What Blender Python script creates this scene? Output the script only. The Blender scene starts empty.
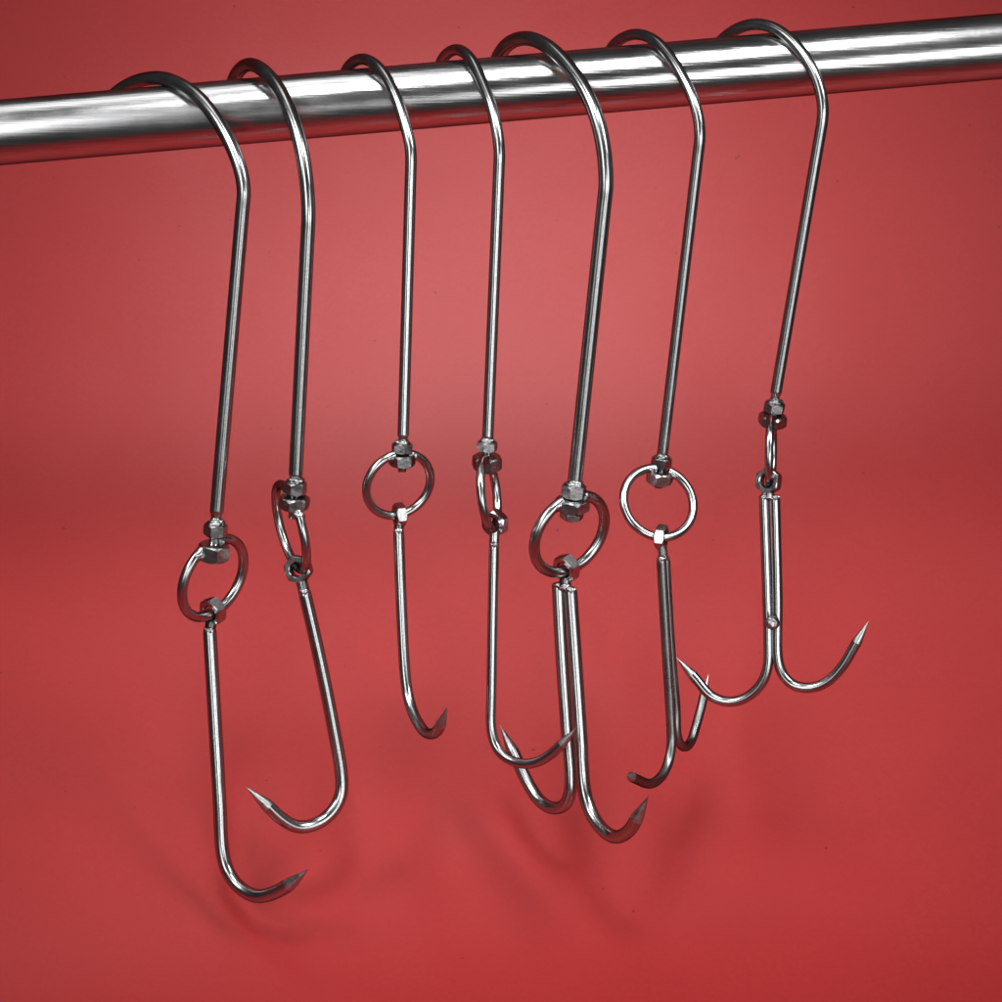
import bpy, bmesh, math, random
from mathutils import Vector, Matrix, Quaternion, noise
random.seed(7)
S = bpy.context.scene
COL = S.collection
V = Vector
R = math.radians

# ------------------------------------------------------------------ camera
DIST, WIDTH, PITCH = 1.5, 0.45, R(8)
fwd = V((0, math.cos(PITCH), -math.sin(PITCH)))
cam_d = bpy.data.cameras.new('camera')
cam = bpy.data.objects.new('camera', cam_d); COL.objects.link(cam)
cam.location = -fwd*DIST
cam.rotation_euler = (R(90)-PITCH, 0, 0)
cam_d.sensor_width = 36; cam_d.lens = 36*DIST/WIDTH
cam_d.clip_start = 0.05; cam_d.clip_end = 50
S.camera = cam
cam_right = V((1, 0, 0)); cam_up = cam_right.cross(fwd)

# ------------------------------------------------------------------ world, colour
w = bpy.data.worlds.new('World'); S.world = w; w.use_nodes = True
w.node_tree.nodes['Background'].inputs[0].default_value = (0.5, 0.5, 0.52, 1)
w.node_tree.nodes['Background'].inputs[1].default_value = 0.06
S.view_settings.view_transform = 'Standard'; S.view_settings.look = 'None'
S.view_settings.gamma = 1; S.view_settings.use_curve_mapping = False
S.view_settings.exposure = 0.0

# ------------------------------------------------------------------ studio lamps
def area(name, loc, target, sx, sy, power, spread=180, col=(1, 1, 1)):
    d = bpy.data.lights.new(name, 'AREA'); d.shape = 'RECTANGLE'
    d.size = sx; d.size_y = sy; d.energy = power; d.spread = R(spread); d.color = col
    o = bpy.data.objects.new(name, d); COL.objects.link(o)
    o.location = loc
    o.rotation_euler = (V(target)-V(loc)).to_track_quat('-Z', 'Y').to_euler()
    return o
area('softbox', (-0.50, -0.95, 0.28), (-0.05, 0.1, 0.08), 0.34, 1.20, 0.54, 62)
area('softbox', (0.66, -0.92, -0.10), (0.05, 0.1, -0.02), 0.36, 1.20, 0.54, 62)
area('overhead_softbox', (-0.36, -0.02, 1.05), (-0.27, 0.0, 0), 0.80, 0.45, 0.15, 45)
area('high_softbox', (0.72, -0.60, 0.78), (0.0, 0.05, -0.10), 0.30, 0.66, 0.68, 48)
area('high_softbox', (-0.78, -0.62, 0.72), (0.0, 0.05, -0.10), 0.32, 0.66, 0.46, 46)
area('key_softbox', (-0.03, -0.60, 1.08), (0.02, 0.17, 0.0), 0.40, 0.60, 0.55, 35)
area('front_softbox', (0.32, -1.62, -0.24), (0.03, 0.2, 0.0), 0.50, 0.90, 0.30, 35)

# ------------------------------------------------------------------ materials
def nodes(name):
    m = bpy.data.materials.new(name); m.use_nodes = True
    return m, m.node_tree, m.node_tree.nodes['Principled BSDF']
def noise_tex(nt, scale, detail=4, coord='Object', stretch=None, rough=0.5):
    tc = nt.nodes.new('ShaderNodeTexCoord'); mp = nt.nodes.new('ShaderNodeMapping')
    n = nt.nodes.new('ShaderNodeTexNoise'); n.inputs['Scale'].default_value = scale
    n.inputs['Detail'].default_value = detail; n.inputs['Roughness'].default_value = rough
    nt.links.new(tc.outputs[coord], mp.inputs[0]); nt.links.new(mp.outputs[0], n.inputs[0])
    if stretch: mp.inputs['Scale'].default_value = stretch
    return n
def remap(nt, src, a, b, lo=0.3, hi=0.7):
    r = nt.nodes.new('ShaderNodeMapRange')
    r.inputs[1].default_value = lo; r.inputs[2].default_value = hi
    r.inputs[3].default_value = a; r.inputs[4].default_value = b
    nt.links.new(src, r.inputs[0]); return r.outputs[0]
def steel(name, base, r0, r1, edge=0.35, bump=0.15, scale=900, stretch=None, big=60, bigb=0.0):
    m, nt, p = nodes(name)
    p.inputs['Metallic'].default_value = 1
    p.inputs['Specular Tint'].default_value = (edge, edge, edge, 1)
    n1 = noise_tex(nt, scale, 5, stretch=stretch); n2 = noise_tex(nt, big, 4)
    nt.links.new(remap(nt, n2.outputs[0], r0, r1), p.inputs['Roughness'])
    mix = nt.nodes.new('ShaderNodeMix'); mix.data_type = 'RGBA'
    mix.inputs[6].default_value = (base*0.72, base*0.73, base*0.74, 1)
    mix.inputs[7].default_value = (base, base, base*0.99, 1)
    nt.links.new(remap(nt, n1.outputs[0], 0, 1), mix.inputs[0])
    nt.links.new(mix.outputs[2], p.inputs['Base Color'])
    b = nt.nodes.new('ShaderNodeBump'); b.inputs['Strength'].default_value = bump
    b.inputs['Distance'].default_value = 0.0002
    nt.links.new(n1.outputs[0], b.inputs['Height'])
    if bigb:
        b2 = nt.nodes.new('ShaderNodeBump'); b2.inputs['Strength'].default_value = bigb
        b2.inputs['Distance'].default_value = 0.0008
        nt.links.new(n2.outputs[0], b2.inputs['Height'])
        nt.links.new(b2.outputs[0], b.inputs['Normal'])
    nt.links.new(b.outputs[0], p.inputs['Normal'])
    return m
M_RAIL = steel('rail_steel', 0.72, 0.16, 0.24, 0.10, 0.45, 260, (0.12, 4, 4), 40, 0.012)
M_WIRE = steel('wire_steel', 0.54, 0.17, 0.25, 0.12, 0.06, 1200, None, 120, 0.02)
M_DARK = steel('dull_wire_steel', 0.33, 0.24, 0.38, 0.1, 0.2, 1200, None, 120, 0.06)
M_NUT = steel('nut_steel', 0.62, 0.16, 0.28, 0.2, 0.2, 900, None, 260, 0.08)
M_WELD = steel('weld_steel', 0.45, 0.15, 0.4, 0.3, 0.6, 900, None, 500, 0.7)
M_POINT = steel('ground_steel', 0.56, 0.26, 0.42, 0.3, 0.4, 700, None, 300, 0.15)

def mat_red():
    m, nt, p = nodes('red_card')
    n1 = noise_tex(nt, 420, 6, rough=0.7); n2 = noise_tex(nt, 5, 3)
    mix = nt.nodes.new('ShaderNodeMix'); mix.data_type = 'RGBA'
    mix.inputs[6].default_value = (0.35, 0.025, 0.025, 1)
    mix.inputs[7].default_value = (0.43, 0.033, 0.033, 1)
    add = nt.nodes.new('ShaderNodeMath'); add.operation = 'ADD'
    nt.links.new(remap(nt, n1.outputs[0], 0, 0.7, 0.25, 0.75), add.inputs[0])
    nt.links.new(remap(nt, n2.outputs[0], 0, 0.3), add.inputs[1])
    nt.links.new(add.outputs[0], mix.inputs[0])
    n4 = noise_tex(nt, 260, 1)                        # a few specks of dust and pinholes
    sp = nt.nodes.new('ShaderNodeMix'); sp.data_type = 'RGBA'
    sp.inputs[7].default_value = (0.16, 0.012, 0.014, 1)
    nt.links.new(remap(nt, n4.outputs[0], 0, 0.8, 0.785, 0.82), sp.inputs[0])
    nt.links.new(mix.outputs[2], sp.inputs[6]); nt.links.new(sp.outputs[2], p.inputs['Base Color'])
    p.inputs['Roughness'].default_value = 0.34
    p.inputs['Specular IOR Level'].default_value = 0.185
    b = nt.nodes.new('ShaderNodeBump'); b.inputs['Strength'].default_value = 0.12
    b.inputs['Distance'].default_value = 0.0005
    nt.links.new(n1.outputs[0], b.inputs['Height']); nt.links.new(b.outputs[0], p.inputs['Normal'])
    n3 = noise_tex(nt, 7, 2)                          # card is not perfectly flat
    b3 = nt.nodes.new('ShaderNodeBump'); b3.inputs['Strength'].default_value = 0.5
    b3.inputs['Distance'].default_value = 0.004
    nt.links.new(n3.outputs[0], b3.inputs['Height']); nt.links.new(b3.outputs[0], b.inputs['Normal'])
    return m
M_RED = mat_red()

# ------------------------------------------------------------------ helpers
PX = WIDTH/1002.0                                     # metres per photo pixel at the rail's distance
def ray(px, py):
    return (fwd*DIST + cam_right*((px-501)*PX) - cam_up*((py-501)*PX))
def unproj(px, py, depth): return cam.location + ray(px, py)*(depth/DIST)
def depth_of(p): return (p-cam.location).dot(fwd)
def to_px(p):
    q = p-cam.location; d = q.dot(fwd)
    return q.dot(cam_right)/d*DIST/PX+501, -q.dot(cam_up)/d*DIST/PX+501
def on_plane(px, py, p0, n):
    r = ray(px, py); t = (p0-cam.location).dot(n)/r.dot(n)
    return cam.location + r*t
def plane_n(phi):                                     # vertical plane; right side nearer by phi
    return V((math.sin(phi), math.cos(phi), 0))

def link(name, bm, mat, parent=None, smooth_angle=None, origin=None):
    me = bpy.data.meshes.new(name)
    bmesh.ops.recalc_face_normals(bm, faces=bm.faces)
    bm.to_mesh(me); bm.free()
    me.materials.append(mat)
    for p in me.polygons: p.use_smooth = True
    if smooth_angle: me.set_sharp_from_angle(angle=R(smooth_angle))
    o = bpy.data.objects.new(name, me); COL.objects.link(o)
    if parent:
        o.parent = parent
        wp = V((0, 0, 0)); q = parent
        while q: wp += q.location; q = q.parent
        me.transform(Matrix.Translation(-wp))
    return o

def resample(pts, step):
    out = [pts[0].copy()]; acc = 0.0
    for a, b in zip(pts, pts[1:]):
        L = (b-a).length; n = max(1, int(round(L/step)))
        for i in range(1, n+1): out.append(a.lerp(b, i/n))
    return out
def smooth_path(pts2, step=1.5, sigma=5.0, sub=5):
    """pixel polyline -> Catmull-Rom -> evenly stepped -> gaussian-smoothed"""
    P = [V((a, b)) for a, b in pts2]
    cr = []
    for i in range(len(P)-1):
        p0 = P[max(i-1, 0)]; p1 = P[i]; p2 = P[i+1]; p3 = P[min(i+2, len(P)-1)]
        L = (p2-p1).length
        def kn(a, b): return max((b-a).length, 1e-3)**0.5
        t0 = 0; t1 = t0+kn(p0, p1) if i > 0 else 1; t2 = t1+kn(p1, p2); t3 = t2+(kn(p2, p3) if i+2 < len(P) else 1)
        if i == 0: p0 = p1-(p2-p1).normalized()
        if i+2 >= len(P): p3 = p2+(p2-p1).normalized()
        n = max(2, int(L/step))
        for k in range(n):
            t = t1+(t2-t1)*k/n
            A1 = p0*((t1-t)/(t1-t0))+p1*((t-t0)/(t1-t0)); A2 = p1*((t2-t)/(t2-t1))+p2*((t-t1)/(t2-t1)); A3 = p2*((t3-t)/(t3-t2))+p3*((t-t2)/(t3-t2))
            B1 = A1*((t2-t)/(t2-t0))+A2*((t-t0)/(t2-t0)); B2 = A2*((t3-t)/(t3-t1))+A3*((t-t1)/(t3-t1))
            cr.append(B1*((t2-t)/(t2-t1))+B2*((t-t1)/(t2-t1)))
    cr.append(P[-1].copy())
    # arc-length resample
    out = [cr[0]]; carry = 0
    for a, b in zip(cr, cr[1:]):
        L = (b-a).length; d = step-carry
        while d <= L:
            out.append(a.lerp(b, d/L)); d += step
        carry = (L-(d-step))
    if (out[-1]-cr[-1]).length > step*0.4: out.append(cr[-1])
    else: out[-1] = cr[-1]
    K = int(3*sigma/step); n = len(out); res = []
    for i in range(n):
        k = min(K, i, n-1-i); sw = 0; s = V((0, 0))
        for j in range(-k, k+1):
            wt = math.exp(-0.5*(j*step/sigma)**2); s += out[i+j]*wt; sw += wt
        res.append(s/sw)
    return res

def sweep(bm, pts, radii, sides=20, closed=False, cap=True):
    n = len(pts); T = []
    for i in range(n):
        if closed: a, b = pts[i-1], pts[(i+1) % n]
        else: a, b = pts[max(i-1, 0)], pts[min(i+1, n-1)]
        T.append((b-a).normalized())
    u = T[0].orthogonal().normalized(); rings = []
    for i in range(n):
        if i: u = T[i-1].rotation_difference(T[i]) @ u
        u = (u-T[i]*u.dot(T[i])).normalized(); v = T[i].cross(u)
        rings.append([bm.verts.new(pts[i]+(u*math.cos(2*math.pi*k/sides)+v*math.sin(2*math.pi*k/sides))*radii[i]) for k in range(sides)])
    if closed:                                        # undo the twist: match nearest offset
        off = min(range(sides), key=lambda s: (rings[-1][0].co-rings[0][s].co).length)
    for i in range(n-1):
        A, B = rings[i], rings[i+1]
        for k in range(sides): bm.faces.new((A[k], A[(k+1) % sides], B[(k+1) % sides], B[k]))
    if closed:
        A, B = rings[-1], rings[0]
        for k in range(sides): bm.faces.new((A[k], A[(k+1) % sides], B[(k+1+off) % sides], B[(k+off) % sides]))
    elif cap:
        for rg, p, t in ((rings[0], pts[0], -T[0]), (rings[-1], pts[-1], T[-1])):
            c = bm.verts.new(p+t*0.0)
            for k in range(sides): bm.faces.new((rg[k], rg[(k+1) % sides], c))

def hex_nut(bm, c, axis, af, h, hole, spin=0.0, seg=72, cf=0.925):
    """hexagonal nut, chamfered on both faces, with a round bore; af = across flats"""
    az_ = axis.normalized(); ax_ = -fwd; ax_ = (ax_-az_*ax_.dot(az_)).normalized(); ay_ = az_.cross(ax_)
    q = Matrix((ax_, ay_, az_)).transposed(); ap = af/2; spin -= math.pi/6
    rc = ap*cf; rows = []
    for k in range(seg):
        t = 2*math.pi*k/seg; m = (t % (math.pi/3))-math.pi/6
        rh = ap/math.cos(m); ch = min((rh-rc)*0.75, h*0.3)
        prof = [(hole, -h/2+hole*0.12), (hole*1.12, -h/2), (rc, -h/2), (rh, -h/2+ch), (rh, h/2-ch), (rc, h/2), (hole*1.12, h/2), (hole, h/2-hole*0.12)]
        rows.append([bm.verts.new(c+q @ V((r*math.cos(t+spin), r*math.sin(t+spin), z))) for r, z in prof])
    for k in range(seg):
        A, B = rows[k], rows[(k+1) % seg]
        for j in range(8): bm.faces.new((A[j], A[(j+1) % 8], B[(j+1) % 8], B[j]))

def blob(bm, c, r, sq=(1, 1, 1), seed=0):
    res = bmesh.ops.create_icosphere(bm, subdivisions=4, radius=1)
    for v in res['verts']:
        d = 1+0.20*noise.noise(v.co*1.6+V((seed, seed*2, 0)))+0.05*noise.noise(v.co*4+V((0, seed, 3)))
        v.co = c+V((v.co.x*sq[0], v.co.y*sq[1], v.co.z*sq[2]))*r*d

# ------------------------------------------------------------------ setting: red sweep
def backdrop():
    # red card sweeping from under the hooks up and back, steeper towards the top
    bm = bmesh.new(); up = []; dn_ = []
    y, z = -0.010, -0.186
    for i in range(60):
        up.append((y, z)); beta = R(max(4.0, 47-71*(z+0.186)))
        y += math.sin(beta)*0.015; z += math.cos(beta)*0.015
    y, z = -0.010, -0.186
    for i in range(26):
        beta = R(min(80.0, 47+420*(-0.186-z)))
        y -= math.sin(beta)*0.015; z -= math.cos(beta)*0.015; dn_.append((y, z))
    prof = list(reversed(up))+dn_
    N = 24; g = []
    for k in range(N+1):
        x = -0.62+1.24*k/N
        g.append([bm.verts.new((x, y, z)) for y, z in prof])
    for k in range(N):
        for j in range(len(prof)-1): bm.faces.new((g[k][j], g[k][j+1], g[k+1][j+1], g[k+1][j]))
    o = link('backdrop', bm, M_RED); o['kind'] = 'structure'
backdrop()

# ------------------------------------------------------------------ rail
def tag(o, label, cat, group=None):
    o['label'] = label; o['category'] = cat
    if group: o['group'] = group
n0 = V((0, 1, 0))
RA = on_plane(0, 132.5, V((0, 0, 0)), n0); RB = on_plane(1002, 46, V((0, 0, 0)), n0)
RDIR = (RB-RA).normalized(); RRAD = 32.2*PX
def rail():
    bm = bmesh.new(); a = RA-RDIR*0.55; b = RB+RDIR*0.55; n = 120
    pts = [a.lerp(b, i/n) for i in range(n+1)]
    sweep(bm, pts, [RRAD]*(n+1), 128)
    o = link('rail', bm, M_RAIL, None, 40)
    tag(o, 'thick polished steel rail running across the top with the hooks hung on it', 'rail')
rail()
def rail_at(px):                                      # point of the rail's axis seen at this column
    k = (px-0)/1002.0; return RA.lerp(RB, k)

# ------------------------------------------------------------------ hooks
def cone_pts(p0, d, L, r, up):
    """ground point: short shoulder, then a cone bent slightly outwards"""
    ps, rs = [], []
    for i in range(15):
        t = i/14; ps.append(p0+d*(L*t)+up*(L*0.04*t*t)); rs.append(max(r*(1-t**1.15), r*0.03))
    return ps, rs

def lower_hook(parent, pts, wpx, tip, p0, phi, mat, tipk=2.3, pmat=None):
    """traced wire in its own vertical plane, ending in a ground point (sub-part)"""
    n = plane_n(phi)
    path = smooth_path(pts+[tip], 1.5, 4.0)
    P3 = [on_plane(a.x, a.y, p0, n) for a in path]
    L = wpx*PX*tipk
    acc = 0; i = len(P3)-1
    while i > 0 and acc < L: acc += (P3[i]-P3[i-1]).length; i -= 1
    body = P3[:i+1]; pt = P3[i:]
    sc = depth_of(p0)/DIST
    r = wpx*PX/2*sc
    # start of the wire: rounded end
    rb = [r]*len(body)
    for k, f in enumerate((0.62, 0.86, 0.97)): rb[k] = r*f
    bm = bmesh.new(); sweep(bm, body, rb, 24)
    h = link('lower_hook', bm, mat, parent, 50)
    m = len(pt)
    cum = [0]
    for a, b in zip(pt, pt[1:]): cum.append(cum[-1]+(b-a).length)
    rs = [max(r*1.02*(1-(c/cum[-1])**1.12), r*0.03) for c in cum]
    bm = bmesh.new(); sweep(bm, pt, rs, 24)
    link('point', bm, pmat or M_POINT, h, 50)
    return h, body

def hook(d):
    anchor = rail_at(d['top'][0]); n = plane_n(R(d['phi']))
    root = bpy.data.objects.new('meat_hook', None); COL.objects.link(root)
    root.empty_display_size = 0.02
    root.location = anchor
    tag(root, d['label'], 'meat hook', 'swivel meat hooks hanging on the steel rail')
    w = d['w']*1.04; r = w*PX/2
    # upper hook: loop over the rail, kink, straight shank, tapered neck, threaded stub
    path = smooth_path(d['loop'], 1.5, 7.0)[:-1]
    kink = d['loop'][-1]; end = d['end']
    lead = [V(p) for p in [kink]]
    L = (V(end)-V(kink)).length
    path2 = smooth_path(d['loop']+[(kink[0]+(end[0]-kink[0])*t, kink[1]+(end[1]-kink[1])*t) for t in (0.04, 0.10, 0.25, 0.5, 0.75, 1)], 1.5, 4.0)
    P3 = [on_plane(a.x, a.y, anchor, n) for a in path2]
    # never let the wire cut into the rail: lift any point that is too close
    worst = 9
    for i, p in enumerate(P3):
        q = p-RA; rad = q-RDIR*q.dot(RDIR); dd = rad.length; worst = min(worst, dd-RRAD-r)
    print('HOOK clearance px', round(worst/PX, 1), 'yaw', d['phi'])
    dn = (P3[-1]-P3[-8]).normalized()
    rs = [r]*len(P3)
    rs[0] = r*0.7; rs[1] = r*0.92
    neck = w*PX
    for t, f in ((0.05, 0.96), (0.15, 0.90), (0.26, 0.82), (0.36, 0.78)):
        P3.append(P3[len(path2)-1]+dn*neck*t); rs.append(r*f)
    base = P3[-1]
    stub = d.get('stub', 2.9)*neck
    k = 0
    for i in range(1, 41):                            # thread ridges
        P3.append(base+dn*stub*i/40); rs.append(r*(0.80 if i % 2 else 0.70))
    bm = bmesh.new(); sweep(bm, P3, rs, 24)
    link('upper_hook', bm, d.get('mat', M_WIRE), root, 50)
    # nuts on the stub
    dep = depth_of(base); sc = dep/DIST
    for j, (nx, ny, af, h, spin) in enumerate(d['nuts']):
        c = unproj(nx, ny, dep)
        c = base+dn*max((c-base).dot(dn), 0) + ((c-base)-dn*(c-base).dot(dn))*0.5
        ax = (dn+V(d.get('nut_tilt', (0, 0, 0)))*(1 if j else 0.5)).normalized()
        bm = bmesh.new(); hex_nut(bm, c, ax, af*1.07*PX*sc, h*0.84*PX*sc, r*0.72, R(spin))
        link('swivel_nut' if j == 1 else 'lock_nut', bm, M_NUT, root, 22)
        if j == 1: big = c; bigr = af*PX*sc/2
        if j == 0:                                    # rough weld where the wire enters the nut
            bm = bmesh.new(); blob(bm, c-dn*h*PX*sc*0.46, r*1.12, (1.15, 1.1, 0.6), 2+d['top'][0]*0.013)
            link('weld_bead', bm, M_WELD, root)
    # ring: a true circle seen as the measured ellipse
    cx, cy, A, B, tau, side = d['ring']; tau = R(tau)
    maj = cam_right*math.sin(tau)+cam_up*math.cos(tau)
    mind = cam_right*math.cos(tau)-cam_up*math.sin(tau)
    ct = B/A; st = math.sqrt(1-ct*ct)*side
    sec = mind*ct+fwd*st                              # second in-plane axis (foreshortened)
    def rp(c, t): return c+(maj*math.cos(t)+sec*math.sin(t))*(A*PX*sc)
    c0 = unproj(cx, cy, dep); bx, by = d['nuts'][1][:2]
    ts = [2*math.pi*i/96 for i in range(96)]
    t0 = min(ts, key=lambda t: (V(to_px(rp(c0, t)))-V((bx, by))).length)
    c0 = unproj(cx, cy, dep-(depth_of(rp(c0, t0))-dep))
    rr = d['rw']*1.08*PX*sc/2
    # open ring: its ends are welded to the swivel nut
    if d.get('closed'):
        pts = [rp(c0, t) for t in ts]; bm = bmesh.new(); sweep(bm, pts, [rr]*96, 20, closed=True)
        ends = [rp(c0, t0-0.3), rp(c0, t0+0.3)]
    else:
        cut = bigr*0.62/(A*PX*sc)
        tt = [t0+cut+(2*math.pi-2*cut)*i/90 for i in range(91)]
        pts = [rp(c0, t) for t in tt]; bm = bmesh.new(); sweep(bm, pts, [rr]*91, 20)
        ends = [pts[3], pts[-4]]
    ring = link('ring', bm, d.get('rmat', M_WIRE), root, 50)
    for q, e in enumerate(ends):
        bm = bmesh.new(); e = e.lerp(big, 0.12)
        blob(bm, e, rr*1.25, (1.1, 1, 0.8), q*3.1+d['top'][0]*0.01)
        link('weld_bead', bm, M_WELD, ring)
    # eye nut through which the ring passes
    ex, ey, af, h, axd, spin = d['eye']
    c1 = rp(c0, min(ts, key=lambda t: (V(to_px(rp(c0, t)))-V((ex, ey))).length))
    de = depth_of(c1); ce = unproj(ex, ey, de)
    ax = cam_right*axd[0]+cam_up*axd[1]-fwd*axd[2]
    bm = bmesh.new(); hex_nut(bm, ce, ax, af*PX*sc, h*PX*sc, af*PX*sc*0.30, R(spin), cf=0.975)
    link('eye_nut', bm, M_NUT, root, 22)
    # lower hook(s)
    bodies = []
    for j, lh in enumerate(d['lower']):
        s = lh['pts'][0]
        p0 = unproj(s[0], s[1], de+lh.get('dz', 0)*PX)
        h_, body = lower_hook(root, lh['pts'], lh.get('w', w), lh['tip'], p0, R(lh['phi']), lh.get('mat', M_WIRE), lh.get('tipk', 2.3), pmat=lh.get('pmat'))
        bodies.append(body)
        bm = bmesh.new(); blob(bm, body[1]-fwd*r*0.3, r*0.72, (1.15, 1, 0.7), 5+j*2+d['top'][0]*0.01)
        link('weld_bead', bm, M_WELD, root)
    top = sum([b_[2] for b_ in bodies], V((0, 0, 0)))/len(bodies)   # short threaded neck below the eye nut
    nb = ce+(top-ce).normalized()*af*PX*sc*0.40
    bm = bmesh.new(); m = 18; dv = top-nb
    sweep(bm, [nb+dv*i/m for i in range(m+1)], [r*(0.90 if i % 2 else 0.78) for i in range(m+1)], 20)
    link('neck', bm, M_NUT, root, 50)
    if len(bodies) == 2:                              # saddle weld joining the paired wires
        bm = bmesh.new(); blob(bm, top.lerp(ce, 0.10)-fwd*r*0.2, r*0.9, (1.0, 0.9, 0.7), 4)
        link('weld_bead', bm, M_WELD, root)
    if 'mid_weld' in d:
        x, y, rad = d['mid_weld']; bm = bmesh.new()
        blob(bm, unproj(x, y, de-r*0.55), rad*PX, (1, 0.8, 1), 9)
        link('weld_bead', bm, M_WELD, root)
    return root

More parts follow.
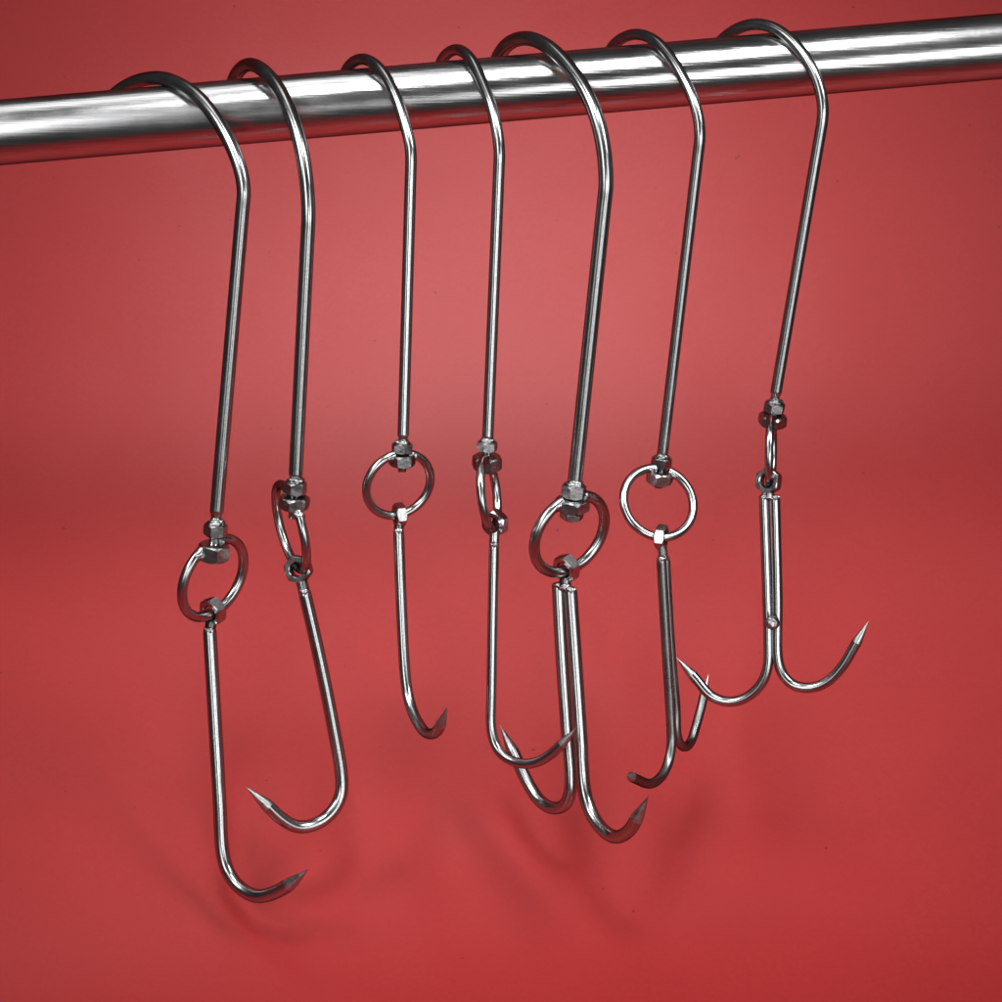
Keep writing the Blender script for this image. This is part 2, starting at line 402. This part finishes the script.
HOOKS = [
 dict(label='thick single hook at the far left end, reaching lowest of them all',
  phi=48, w=13.2, top=(163, 78),
  loop=[(92, 134), (101, 112), (114, 95), (130, 84), (145, 79), (162, 78), (179, 84), (198, 97), (217, 120), (232, 147), (241, 172), (244, 192)],
  end=(216.7, 511), nuts=[(216, 530, 20, 15, -14), (214.5, 553, 27, 20, 12)], nut_tilt=(0, 0.1+0.00, 0),
  ring=(213, 578, 43, 23.5, 27, 1), rw=9.6,
  eye=(213, 611, 26, 12, (-0.6, -0.4, 0.7), 15),
  lower=[dict(pts=[(209.5, 628), (219.5, 800), (222.5, 852), (228, 872), (240, 888), (257, 896.5), (274, 893), (290, 884)], tip=(308.5, 869), phi=38, w=13.8)]),
 dict(label='single hook second from the left, its lower point turned left',
  phi=62, w=13.2, top=(251, 64),
  loop=[(231, 108), (231, 92), (235, 77), (242, 67), (251, 64), (264, 71), (280, 91), (293, 120), (302, 152), (307, 187), (308.5, 217)],
  end=(295.7, 474), nuts=[(295.5, 488, 19, 15, -12), (294, 503, 26, 15, -16)], nut_tilt=(0, 0.1+0.02, 0),
  ring=(291, 527, 44.5, 13.5, -15, -1), rw=8.6,
  eye=(298.5, 569, 26, 12, (-0.35, -0.1, 0.93), 5),
  lower=[dict(pts=[(304, 590), (320, 660), (334, 730), (341.5, 776), (341, 795), (332, 812), (317, 823.5), (298, 827), (282, 819), (267, 805)], tip=(246, 787), phi=-25, w=13.2)]),
 dict(label='thin single hook third from the left, with round ring and tiny narrow lower bend',
  phi=58, w=10.8, top=(362, 58),
  loop=[(336, 105), (340, 88), (345.5, 72), (352, 62.5), (362, 58.5), (372, 62), (384.5, 75), (397, 100), (406, 128), (410.5, 148), (411, 163)],
  end=(403.2, 435), nuts=[(401.5, 448, 17.5, 12, 14), (402, 460.5, 22, 14, -13)], nut_tilt=(0, 0.1+0.02, 0),
  ring=(398.5, 484.5, 34.6, 28, 48, 1), rw=8.2,
  eye=(399.5, 515, 22, 10, (-0.95, -0.1, 0.3), 0),
  lower=[dict(pts=[(398.5, 529), (405.5, 678), (409.5, 702), (417, 721), (427, 734), (435, 734), (441, 724)], tip=(447, 707), phi=66, w=11)]),
 dict(label='thin single hook fourth from the left, its point crossing in front of the next hook',
  phi=64, w=10.8, top=(459, 49),
  loop=[(439, 95), (438, 78), (441, 62), (448, 52.5), (458, 49), (470, 58), (482, 82), (491.5, 107), (497.5, 133), (499.5, 155)],
  end=(487.8, 437), nuts=[(487, 446, 17, 12, -13), (487.5, 463, 25, 17, 14)], nut_tilt=(0, 0.1+0.08, 0),
  ring=(489, 494, 35, 7.6, -6, 1), rw=8.2,
  eye=(495, 523, 25, 11, (-0.5, -0.3, 0.8), 22),
  lower=[dict(pts=[(494, 543), (491.5, 690), (491.5, 730), (498, 750), (512, 761), (530, 764), (547, 757), (560, 746)], tip=(576, 728), phi=35, w=10.2, dz=-14)]),
 dict(label='thick double hook fifth from the left, with large slanted ring and paired shanks',
  phi=55, w=13.9, top=(527, 38),
  loop=[(496, 98), (494, 78), (497, 60), (509, 43), (527, 38), (547, 46), (567, 65), (585, 91), (597, 119), (604, 152), (606, 186)],
  end=(575, 480), nuts=[(573.5, 491, 21, 16, -15), (572.5, 505, 29, 15, 13), (571.5, 516, 20, 9, -12)], nut_tilt=(0, 0.1+0.02, 0), stub=2.55,
  ring=(569.5, 534, 43.4, 30, 38, 1), rw=10.4,
  eye=(566.5, 568, 26, 12, (-0.65, -0.4, 0.62), 15),
  lower=[dict(pts=[(558.2, 584), (561, 640), (567.5, 735), (570.5, 772), (570, 793), (564, 806), (553, 808.5), (541, 802), (529, 785), (517, 760)], tip=(500, 725), phi=48, w=13, dz=3),
         dict(pts=[(570.3, 588), (574, 640), (580.5, 735), (584, 788), (589, 808), (600, 827), (615, 837.5), (628, 832), (637.5, 817)], tip=(648.5, 796), phi=55, w=13.6, dz=-3)]),
 dict(label='double hook second from the right, wide ring over dull grey overlapping shanks',
  phi=55, w=10.6, top=(638, 34),
  loop=[(607, 84), (606, 66), (610, 50), (622, 38), (638, 34), (654, 40), (668, 54), (682, 76), (693, 99), (698.5, 119), (700, 138)],
  end=(662.6, 453), nuts=[(661.5, 462, 17, 12, 13), (660, 477.5, 23, 15, -15)], nut_tilt=(0, 0.1+0.06, 0),
  ring=(658.5, 502.5, 36.6, 33, -50, 1), rw=8.2,
  eye=(661.5, 537, 22, 10, (0.96, -0.1, 0.28), 0),
  lower=[dict(pts=[(661.3, 557), (666, 640), (671, 722), (671.5, 745), (667.5, 765), (659.5, 779), (649, 784.5), (639.5, 780.5)], tip=(627, 775), phi=-62, w=10.2, dz=-4, mat=M_DARK, tipk=0.9),
         dict(pts=[(665.2, 557), (670, 640), (676, 712), (676.5, 732), (679.5, 744), (685, 748.5), (690.5, 743), (695.5, 728), (702, 704)], tip=(708.5, 674), phi=-62, w=9.8, dz=6, mat=M_DARK)]),
 dict(label='double hook at the far right, prongs spread like an anchor',
  phi=45, w=11.0, top=(758, 24),
  loop=[(711, 74), (713, 56), (720, 42), (733, 31), (746, 25.5), (759, 24), (776, 29), (793, 42), (809, 63), (819, 86), (823, 108), (822, 123)],
  end=(776, 392), nuts=[(775, 407.5, 18, 12, -15), (774, 421, 24, 14, 14)], nut_tilt=(0, 0.1+0.05, 0),
  ring=(771, 452, 34, 4.6, 1, 1), rw=7.8,
  eye=(768.5, 481, 24, 11, (-0.5, 0.05, 0.85), 0),
  mid_weld=(772.5, 622.5, 7.0),
  lower=[dict(pts=[(764, 495), (767.5, 600), (768.5, 640), (768, 665), (762.5, 682), (749, 696), (730, 702), (711, 696), (696, 679)], tip=(676, 657), phi=20, w=10.4, dz=0),
         dict(pts=[(775, 496), (777.5, 600), (778, 660), (783, 675), (793, 685), (810, 688), (827, 682), (842, 667), (854, 647)], tip=(868.5, 621), phi=20, w=10.4, dz=-4)]),
]
for d in HOOKS: hook(d)
